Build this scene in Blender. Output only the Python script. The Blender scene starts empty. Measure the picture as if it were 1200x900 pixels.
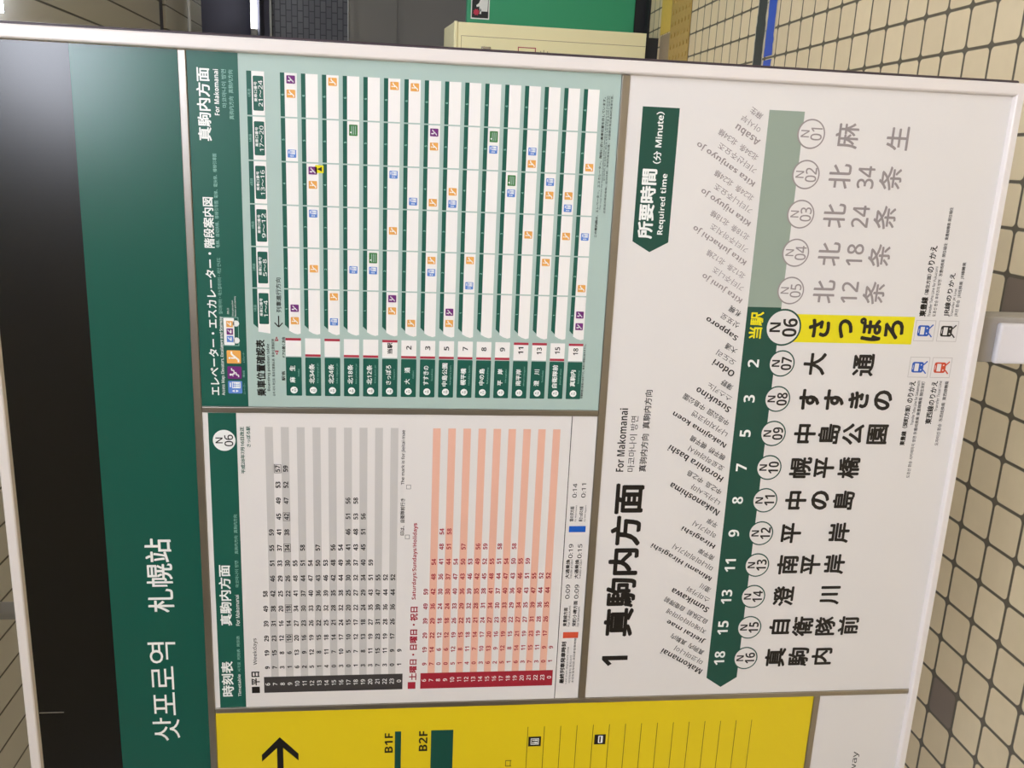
import bpy, math, random
from mathutils import Matrix, Vector

# ---------------------------------------------------------------- camera, light level, world
scene = bpy.context.scene
col = scene.collection
EYE = 1.457
cam_d = bpy.data.cameras.new('camera')
cam_d.sensor_fit = 'HORIZONTAL'
cam_d.sensor_width = 36.0
cam_d.lens = 1042.96 / 1200 * 36.0
cam_d.clip_start = 0.02
cam = bpy.data.objects.new('camera', cam_d)
col.objects.link(cam)
right = Vector((0.96742056, 0.25276938, 0.01432114))
fwd = Vector((-0.24934294, 0.96105732, -0.11915081))
up = Vector((-0.04388111, 0.11169807, 0.99277288))
cam.matrix_world = Matrix(((-up.x, right.x, -fwd.x, 0), (-up.y, right.y, -fwd.y, 0),
                           (-up.z, right.z, -fwd.z, EYE), (0, 0, 0, 1)))   # held on its side: world up is picture left
scene.camera = cam
scene.view_settings.view_transform = 'Standard'
scene.view_settings.look = 'None'
scene.view_settings.gamma = 1.0
scene.view_settings.use_curve_mapping = False
scene.view_settings.exposure = 0.0
scene.cycles.use_denoising = True
scene.cycles.max_bounces = 8
world = bpy.data.worlds.new('world')
scene.world = world
world.use_nodes = True
world.node_tree.nodes['Background'].inputs[0].default_value = (1.0, 0.97, 0.92, 1)
world.node_tree.nodes['Background'].inputs[1].default_value = 0.05
LAMP = 28.8                       # emission of the ceiling diffusers
LAMP_COLOUR = (0.935, 0.982, 1.11)

# ---------------------------------------------------------------- materials
def lin(c):
    c /= 255.0
    return c / 12.92 if c <= 0.04045 else ((c + 0.055) / 1.055) ** 2.4

def rgb(r, g, b):
    return (lin(r), lin(g), lin(b), 1.0)

MATS = {}
def mat(name, colour, rough=0.5, metal=0.0, spec=0.5, noise=0.0, scale=30.0, bump=0.0):
    m = bpy.data.materials.new(name)
    m.use_nodes = True
    nt = m.node_tree
    b = nt.nodes['Principled BSDF']
    b.inputs['Base Color'].default_value = colour
    b.inputs['Roughness'].default_value = rough
    b.inputs['Metallic'].default_value = metal
    b.inputs['Specular IOR Level'].default_value = spec
    if noise or bump:
        tc = nt.nodes.new('ShaderNodeTexCoord')
        nz = nt.nodes.new('ShaderNodeTexNoise')
        nz.inputs['Scale'].default_value = scale
        nz.inputs['Detail'].default_value = 4
        nt.links.new(tc.outputs['Object'], nz.inputs['Vector'])
        if noise:
            mx = nt.nodes.new('ShaderNodeMix')
            mx.data_type = 'RGBA'
            mx.inputs[6].default_value = tuple(c * (1 - noise) for c in colour[:3]) + (1,)
            mx.inputs[7].default_value = tuple(min(1, c * (1 + noise)) for c in colour[:3]) + (1,)
            nt.links.new(nz.outputs['Fac'], mx.inputs[0])
            nt.links.new(mx.outputs[2], b.inputs['Base Color'])
        if bump:
            bp = nt.nodes.new('ShaderNodeBump')
            bp.inputs['Strength'].default_value = bump
            bp.inputs['Distance'].default_value = 0.002
            nt.links.new(nz.outputs['Fac'], bp.inputs['Height'])
            nt.links.new(bp.outputs['Normal'], b.inputs['Normal'])
    MATS[name] = m
    return m

PR = 0.29      # sheen of the printed sheets
def ink(name, r, g, b):
    return mat(name, rgb(r, g, b), PR)

ink('ink', 22, 18, 17); ink('white_ink', 240, 240, 236); ink('pale_ink', 150, 196, 182)
ink('red_ink', 168, 38, 58); ink('date_ink', 30, 92, 78); ink('grey_ink', 150, 140, 139)
ink('white_paper', 225, 220, 216); ink('mint', 172, 192, 184); ink('deep_green', 22, 88, 74)
ink('route_green', 18, 74, 62); ink('route_grey', 146, 160, 146); ink('yellow', 226, 199, 26)
ink('bright_yellow', 230, 216, 16); ink('stripe_grey', 197, 193, 189); ink('stripe_pink', 232, 180, 158)
ink('charcoal', 62, 58, 57); ink('crimson', 160, 36, 52); ink('row_white', 240, 236, 232)
ink('lift_blue', 92, 134, 208); ink('stair_purple', 112, 38, 116); ink('escalator_orange', 232, 168, 84)
ink('slope_green', 62, 124, 66); ink('key_blue', 24, 92, 190); ink('key_red', 214, 84, 56)
ink('train_blue', 28, 84, 178); ink('train_red', 206, 72, 40); mat('sign_black', rgb(6, 6, 6), 0.23, spec=0.5); mat('sign_green', rgb(17, 84, 70), 0.24, spec=0.5)
ink('line_grey', 186, 178, 174); ink('bar_red', 176, 44, 66)
mat('frame_white', rgb(229, 221, 216), 0.32)
mat('body_dark', rgb(62, 50, 56), 0.5)
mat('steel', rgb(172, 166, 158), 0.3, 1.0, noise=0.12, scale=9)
mat('post_grey', rgb(172, 165, 156), 0.45, noise=0.05)
mat('post_white', rgb(236, 232, 236), 0.35)
mat('cream', rgb(252, 242, 192), 0.45, noise=0.04, scale=6)
mat('cream_groove', rgb(170, 150, 108), 0.6)
mat('chrome', rgb(200, 196, 186), 0.2, 1.0)
mat('door_green', rgb(52, 158, 112), 0.4)
mat('black_paint', rgb(30, 30, 32), 0.5)
mat('sticker_white', rgb(236, 236, 232), 0.4)
mat('sticker_red', rgb(196, 50, 78), 0.4)
mat('tactile', rgb(180, 148, 80), 0.55, noise=0.15, scale=40)
mat('tactile_bright', rgb(216, 182, 80), 0.5, noise=0.1, scale=40)
mat('plate_brown', rgb(148, 130, 108), 0.5, noise=0.1, scale=40)
mat('line_black', rgb(58, 60, 58), 0.6, noise=0.2, scale=60)
mat('line_blue', rgb(50, 84, 184), 0.5, noise=0.1, scale=60)
mat('line_edge', rgb(186, 180, 160), 0.7)
mat('slab', rgb(120, 112, 100), 0.8, noise=0.1)
mat('dark_wall', rgb(104, 104, 124), 0.6, noise=0.08, scale=2)
mat('grey_wall', rgb(168, 164, 156), 0.6, noise=0.05, scale=3)
mat('conduit', rgb(226, 226, 224), 0.4)
mat('pole_grey', rgb(168, 166, 160), 0.4, 0.3)
mat('groove_dark', rgb(96, 98, 116), 0.7)
mat('wall_plain', rgb(176, 168, 150), 0.7, noise=0.05)
mat('housing', rgb(232, 230, 226), 0.5)

def emit(name, colour, strength):
    m = bpy.data.materials.new(name)
    m.use_nodes = True
    nt = m.node_tree
    nt.nodes.remove(nt.nodes['Principled BSDF'])
    e = nt.nodes.new('ShaderNodeEmission')
    e.inputs[0].default_value = colour + (1,)
    e.inputs[1].default_value = strength
    nt.links.new(e.outputs[0], nt.nodes['Material Output'].inputs[0])
    MATS[name] = m
emit('lamp_glow', LAMP_COLOUR, LAMP)
emit('tube_glow', (0.98, 1.0, 0.94), 9.0)

def N(nt, op, *ins, kind='ShaderNodeMath'):
    n = nt.nodes.new(kind)
    n.operation = op
    for i, v in enumerate(ins):
        if isinstance(v, (int, float)):
            n.inputs[i].default_value = v
        elif v is not None:
            nt.links.new(v, n.inputs[i])
    return n.outputs[0]

def tile_material():
    """rounded square tiles with recessed dark joints, some single tiles darker"""
    m = bpy.data.materials.new('floor_tile'); m.use_nodes = True
    nt = m.node_tree; b = nt.nodes['Principled BSDF']
    tc = nt.nodes.new('ShaderNodeTexCoord'); sp = nt.nodes.new('ShaderNodeSeparateXYZ')
    nt.links.new(tc.outputs['Object'], sp.inputs[0])
    PX, PY, X0, Y0 = 0.10995, 0.1086, 0.4294, 1.8055
    ux = N(nt, 'DIVIDE', N(nt, 'SUBTRACT', sp.outputs[0], X0), PX)
    uy = N(nt, 'DIVIDE', N(nt, 'SUBTRACT', sp.outputs[1], Y0), PY)
    ix, iy = N(nt, 'FLOOR', ux), N(nt, 'FLOOR', uy)
    ax = N(nt, 'ABSOLUTE', N(nt, 'MULTIPLY', N(nt, 'SUBTRACT', N(nt, 'SUBTRACT', ux, ix), 0.5), PX))
    ay = N(nt, 'ABSOLUTE', N(nt, 'MULTIPLY', N(nt, 'SUBTRACT', N(nt, 'SUBTRACT', uy, iy), 0.5), PY))
    r = 0.012; joint = 0.0042
    qx = N(nt, 'MAXIMUM', N(nt, 'SUBTRACT', ax, PX / 2 - joint - r), 0.0)
    qy = N(nt, 'MAXIMUM', N(nt, 'SUBTRACT', ay, PY / 2 - joint - r), 0.0)
    d = N(nt, 'SUBTRACT', N(nt, 'SQRT', N(nt, 'ADD', N(nt, 'MULTIPLY', qx, qx), N(nt, 'MULTIPLY', qy, qy))), r)
    mask = nt.nodes.new('ShaderNodeMapRange')       # 1 on the tile, 0 in the joint
    mask.inputs[1].default_value = 0.0012; mask.inputs[2].default_value = -0.0008
    nt.links.new(d, mask.inputs[0])
    comb = nt.nodes.new('ShaderNodeCombineXYZ')
    nt.links.new(ix, comb.inputs[0]); nt.links.new(iy, comb.inputs[1])
    wn = nt.nodes.new('ShaderNodeTexWhiteNoise'); wn.noise_dimensions = '2D'
    nt.links.new(comb.outputs[0], wn.inputs[0])
    nz = nt.nodes.new('ShaderNodeTexNoise'); nz.inputs['Scale'].default_value = 22; nz.inputs['Detail'].default_value = 6
    nt.links.new(tc.outputs['Object'], nz.inputs['Vector'])
    tone = N(nt, 'ADD', N(nt, 'MULTIPLY', wn.outputs[0], 0.45), N(nt, 'MULTIPLY', nz.outputs['Fac'], 0.55))
    mx = nt.nodes.new('ShaderNodeMix'); mx.data_type = 'RGBA'
    mx.inputs[6].default_value = rgb(217, 197, 158); mx.inputs[7].default_value = rgb(234, 214, 174)
    nt.links.new(tone, mx.inputs[0])
    dark = None
    for (cx, cy) in ((-0.2736, 1.9864), (-1.3718, 1.9818), (1.27, 2.7), (-0.9, 3.6)):
        kx, ky = math.floor((cx - X0) / PX), math.floor((cy - Y0) / PY)
        hit = N(nt, 'MULTIPLY', N(nt, 'COMPARE', ix, kx, 0.1), N(nt, 'COMPARE', iy, ky, 0.1))
        dark = hit if dark is None else N(nt, 'MAXIMUM', dark, hit)
    m2 = nt.nodes.new('ShaderNodeMix'); m2.data_type = 'RGBA'
    m2.inputs[7].default_value = rgb(122, 106, 90)
    nt.links.new(dark, m2.inputs[0]); nt.links.new(mx.outputs[2], m2.inputs[6])
    m3 = nt.nodes.new('ShaderNodeMix'); m3.data_type = 'RGBA'
    m3.inputs[6].default_value = rgb(98, 88, 70)
    nt.links.new(mask.outputs[0], m3.inputs[0]); nt.links.new(m2.outputs[2], m3.inputs[7])
    nt.links.new(m3.outputs[2], b.inputs['Base Color'])
    b.inputs['Roughness'].default_value = 0.55
    h = N(nt, 'ADD', mask.outputs[0], N(nt, 'MULTIPLY', nz.outputs['Fac'], 0.15))
    bp = nt.nodes.new('ShaderNodeBump'); bp.inputs['Distance'].default_value = 0.002; bp.inputs['Strength'].default_value = 0.8
    nt.links.new(h, bp.inputs['Height']); nt.links.new(bp.outputs[0], b.inputs['Normal'])
    MATS['floor_tile'] = m

def spandrel_material():
    """narrow ceiling boards running across the platform with dark open joints"""
    m = bpy.data.materials.new('spandrel'); m.use_nodes = True
    nt = m.node_tree; b = nt.nodes['Principled BSDF']
    tc = nt.nodes.new('ShaderNodeTexCoord'); sp = nt.nodes.new('ShaderNodeSeparateXYZ')
    nt.links.new(tc.outputs['Object'], sp.inputs[0])
    P = 0.1435
    u = N(nt, 'DIVIDE', N(nt, 'SUBTRACT', sp.outputs[0], 0.535), P)
    a = N(nt, 'MULTIPLY', N(nt, 'ABSOLUTE', N(nt, 'SUBTRACT', N(nt, 'FRACT', N(nt, 'ADD', u, 0.5)), 0.5)), P)
    mask = nt.nodes.new('ShaderNodeMapRange')
    mask.inputs[1].default_value = 0.003; mask.inputs[2].default_value = 0.006
    nt.links.new(a, mask.inputs[0])
    mx = nt.nodes.new('ShaderNodeMix'); mx.data_type = 'RGBA'
    mx.inputs[6].default_value = rgb(100, 97, 88); mx.inputs[7].default_value = rgb(214, 211, 203)
    nt.links.new(mask.outputs[0], mx.inputs[0]); nt.links.new(mx.outputs[2], b.inputs['Base Color'])
    b.inputs['Roughness'].default_value = 0.5
    bp = nt.nodes.new('ShaderNodeBump'); bp.inputs['Distance'].default_value = 0.004
    nt.links.new(mask.outputs[0], bp.inputs['Height']); nt.links.new(bp.outputs[0], b.inputs['Normal'])
    MATS['spandrel'] = m

def brick_material():
    m = bpy.data.materials.new('dark_brick'); m.use_nodes = True
    nt = m.node_tree; b = nt.nodes['Principled BSDF']
    tc = nt.nodes.new('ShaderNodeTexCoord'); sp = nt.nodes.new('ShaderNodeSeparateXYZ')
    cb = nt.nodes.new('ShaderNodeCombineXYZ')
    nt.links.new(tc.outputs['Object'], sp.inputs[0])
    nt.links.new(sp.outputs[0], cb.inputs[0]); nt.links.new(sp.outputs[2], cb.inputs[1])
    br = nt.nodes.new('ShaderNodeTexBrick')
    br.inputs['Color1'].default_value = rgb(112, 112, 118); br.inputs['Color2'].default_value = rgb(98, 98, 106)
    br.inputs['Mortar'].default_value = rgb(62, 62, 68)
    br.inputs['Scale'].default_value = 1.0; br.inputs['Mortar Size'].default_value = 0.005
    br.inputs['Brick Width'].default_value = 0.10; br.inputs['Row Height'].default_value = 0.052
    nt.links.new(cb.outputs[0], br.inputs['Vector'])
    nt.links.new(br.outputs['Color'], b.inputs['Base Color'])
    b.inputs['Roughness'].default_value = 0.45
    MATS['dark_brick'] = m
tile_material(); spandrel_material(); brick_material()

# ---------------------------------------------------------------- builders
class MB:
    """collects polygons of several materials and links them as ONE mesh object"""
    def __init__(s):
        s.v, s.f, s.m, s.mats = [], [], [], []
    def mi(s, name):
        if name not in s.mats: s.mats.append(name)
        return s.mats.index(name)
    def face(s, pts, m):
        n = len(s.v); s.v += [tuple(p) for p in pts]
        s.f.append(tuple(range(n, n + len(pts)))); s.m.append(s.mi(m))
    def mesh(s, vs, fs, m):
        n = len(s.v); s.v += vs; k = s.mi(m)
        for f in fs: s.f.append(tuple(n + i for i in f)); s.m.append(k)
    def box(s, x0, x1, y0, y1, z0, z1, m, bev=0.0):
        if bev <= 0:
            p = [(x, y, z) for x in (x0, x1) for y in (y0, y1) for z in (z0, z1)]
            fs = [(0, 1, 3, 2), (4, 6, 7, 5), (0, 4, 5, 1), (2, 3, 7, 6), (0, 2, 6, 4), (1, 5, 7, 3)]
            s.mesh(p, fs, m); return
        b = bev
        import bmesh
        bm = bmesh.new(); bmesh.ops.create_cube(bm, size=1.0)
        for v in bm.verts:
            v.co = ((x0 + x1) / 2 + v.co.x * (x1 - x0), (y0 + y1) / 2 + v.co.y * (y1 - y0), (z0 + z1) / 2 + v.co.z * (z1 - z0))
        bmesh.ops.bevel(bm, geom=list(bm.edges), offset=b, segments=3, profile=0.5, affect='EDGES')
        bm.verts.index_update()
        s.mesh([tuple(v.co) for v in bm.verts], [tuple(v.index for v in f.verts) for f in bm.faces], m)
        bm.free()
    def tube(s, p0, p1, r, m, n=16):
        a, b = Vector(p0), Vector(p1); d = (b - a).normalized()
        u = d.orthogonal().normalized(); w = d.cross(u)
        ring = [u * math.cos(2 * math.pi * i / n) * r + w * math.sin(2 * math.pi * i / n) * r for i in range(n)]
        vs = [tuple(a + q) for q in ring] + [tuple(b + q) for q in ring]
        fs = [(i, (i + 1) % n, n + (i + 1) % n, n + i) for i in range(n)] + [tuple(range(n - 1, -1, -1)), tuple(range(n, 2 * n))]
        s.mesh(vs, fs, m)
    def build(s, name, parent=None, smooth=False, **props):
        me = bpy.data.meshes.new(name)
        off = Vector(LOC[parent.name]) if parent is not None else Vector((0, 0, 0))
        me.from_pydata([(x - off.x, y - off.y, z - off.z) for x, y, z in s.v], [], s.f)
        for k in s.mats: me.materials.append(MATS[k])
        me.polygons.foreach_set('material_index', s.m)
        if smooth: me.polygons.foreach_set('use_smooth', [True] * len(s.f))
        me.update()
        o = bpy.data.objects.new(name, me); col.objects.link(o)
        if parent is not None: o.parent = parent
        LOC[o.name] = tuple(off)
        for k, v in props.items(): o[k] = v
        return o

LOC = {}
def thing(name, loc, label, cat, group=None):
    o = bpy.data.objects.new(name, None); col.objects.link(o)
    o.empty_display_size = 0.1
    o.location = loc; LOC[o.name] = tuple(loc)
    o['label'] = label; o['category'] = cat
    if group: o['group'] = group
    return o
def structure(mb, name, smooth=False):
    o = mb.build(name, None, smooth); o['kind'] = 'structure'; return o

# --- print: everything flat on the sign's sheets is given in millimetres (x along the sign, z above the floor)
FACE = 1.300
def ly(layer): return FACE - 0.00016 * layer

GLYPHS = {}
def sans(s, bold):
    """plain sans-serif letter forms for Latin letters and digits"""
    out = ''
    for ch in s:
        if 'A' <= ch <= 'Z': out += chr((0x1D5D4 if bold else 0x1D5A0) + ord(ch) - 65)
        elif 'a' <= ch <= 'z': out += chr((0x1D5EE if bold else 0x1D5BA) + ord(ch) - 97)
        elif '0' <= ch <= '9': out += chr((0x1D7EC if bold else 0x1D7E2) + ord(ch) - 48)
        else: out += ch
    return out
def glyphs(s, wt, res):
    """outline of a line of lettering; wt is how far (in ems) its strokes are thickened to each side"""
    key = (s, wt, res)
    if key in GLYPHS: return GLYPHS[key]
    plain = all(ord(ch) < 0x250 for ch in s)
    bold = plain and wt >= 0.018
    if bold: wt = 0.008 if wt > .03 else 0
    s = sans(s, bold)
    c = bpy.data.curves.new('print', 'FONT'); c.body = s; c.resolution_u = res; c.fill_mode = 'BOTH'
    o = bpy.data.objects.new('print', c); me = o.to_mesh()
    v0 = [(v.co.x, v.co.y) for v in me.vertices]; f0 = [tuple(p.vertices) for p in me.polygons]
    o.to_mesh_clear(); bpy.data.objects.remove(o); bpy.data.curves.remove(c)
    n = 1 if wt <= 0 else (3 if wt < .02 else 6)
    vs, fs = [], []
    for i in range(n):
        dx, dy = (0, 0) if n == 1 else (wt * math.cos(2 * math.pi * i / n), wt * math.sin(2 * math.pi * i / n))
        k = len(vs); vs += [(a + dx, b + dy, i * 1.6e-5) for a, b in v0]; fs += [tuple(k + j for j in f) for f in f0]
    xs = [v[0] for v in vs]; ys = [v[1] for v in vs]
    GLYPHS[key] = (vs, fs, min(xs), max(xs), min(ys), max(ys))
    return GLYPHS[key]

def text_box(mb, s, x, z, w, h, rot, m, wt, layer=2, res=2):
    """lettering whose outline fills the box w by h centred on x, z"""
    vs, fs, x0, x1, y0, y1 = glyphs(s, wt, res)
    sx, sy = w / (x1 - x0), h / (y1 - y0); c, q = math.cos(math.radians(rot)), math.sin(math.radians(rot)); y = ly(layer)
    out = []
    for a, b, e in vs:
        a = (a - (x0 + x1) / 2) * sx; b = (b - (y0 + y1) / 2) * sy
        out.append(((x + a * c - b * q) / 1000, y - e, (z + a * q + b * c) / 1000))
    mb.mesh(out, fs, m)

def text_em(mb, s, x, z, em, m, wt, layer=2, aspect=1.0, rot=0.0, align='C', res=2):
    """lettering of size em, centred (or starting) at x, z"""
    vs, fs, x0, x1, y0, y1 = glyphs(s, wt, res); y = ly(layer)
    ox = (x0 + x1) / 2 if align == 'C' else x0; oy = (y0 + y1) / 2
    c, q = math.cos(math.radians(rot)), math.sin(math.radians(rot)); out = []
    for a, b, e in vs:
        a = (a - ox) * em * aspect; b = (b - oy) * em
        out.append(((x + a * c - b * q) / 1000, y - e, (z + a * q + b * c) / 1000))
    mb.mesh(out, fs, m)

def rect(mb, x0, x1, z0, z1, m, layer=1):
    y = ly(layer); x0, x1 = min(x0, x1), max(x0, x1); z0, z1 = min(z0, z1), max(z0, z1)
    mb.face([(x0 / 1000, y, z0 / 1000), (x1 / 1000, y, z0 / 1000), (x1 / 1000, y, z1 / 1000), (x0 / 1000, y, z1 / 1000)], m)
def poly(mb, pts, m, layer=1):
    a = sum(p[0] * q[1] - q[0] * p[1] for p, q in zip(pts, pts[1:] + pts[:1]))
    if a < 0: pts = pts[::-1]
    mb.face([(x / 1000, ly(layer), z / 1000) for x, z in pts], m)
def rrect(mb, x0, x1, z0, z1, r, m, layer=1):
    pts = []
    for cx, cz, a0 in ((x1 - r, z1 - r, 0), (x0 + r, z1 - r, 90), (x0 + r, z0 + r, 180), (x1 - r, z0 + r, 270)):
        for k in range(5):
            a = math.radians(a0 + 22.5 * k); pts.append((cx + r * math.cos(a), cz + r * math.sin(a)))
    poly(mb, pts, m, layer)
def disc(mb, x, z, r, m, layer=1, n=40):
    poly(mb, [(x + r * math.cos(2 * math.pi * i / n), z + r * math.sin(2 * math.pi * i / n)) for i in range(n)], m, layer)
def stroke(mb, x0, z0, x1, z1, w, m, layer=1):
    d = Vector((x1 - x0, z1 - z0)).normalized(); n = Vector((-d.y, d.x)) * w / 2
    poly(mb, [(x0 + n.x, z0 + n.y), (x1 + n.x, z1 + n.y), (x1 - n.x, z1 - n.y), (x0 - n.x, z0 - n.y)], m, layer)
def outline(mb, x0, x1, z0, z1, w, m, layer=1):
    rect(mb, x0, x1, z1 - w, z1, m, layer); rect(mb, x0, x1, z0, z0 + w, m, layer)
    rect(mb, x0, x0 + w, z0 + w, z1 - w, m, layer); rect(mb, x1 - w, x1, z0 + w, z1 - w, m, layer)
def sheet(mb, x0, x1, z0, z1, m):
    """the 3 mm board a poster is printed on"""
    mb.box(x0 / 1000, x1 / 1000, FACE, FACE + 0.0028, z0 / 1000, z1 / 1000, m)
def words(mb, key, layer=2):
    for s, x, z, w, h, r, m, wt in TEXT[key]:
        text_box(mb, s, x, z, w, h, r, m, wt, layer, 3 if h > 20 else 2)

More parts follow.
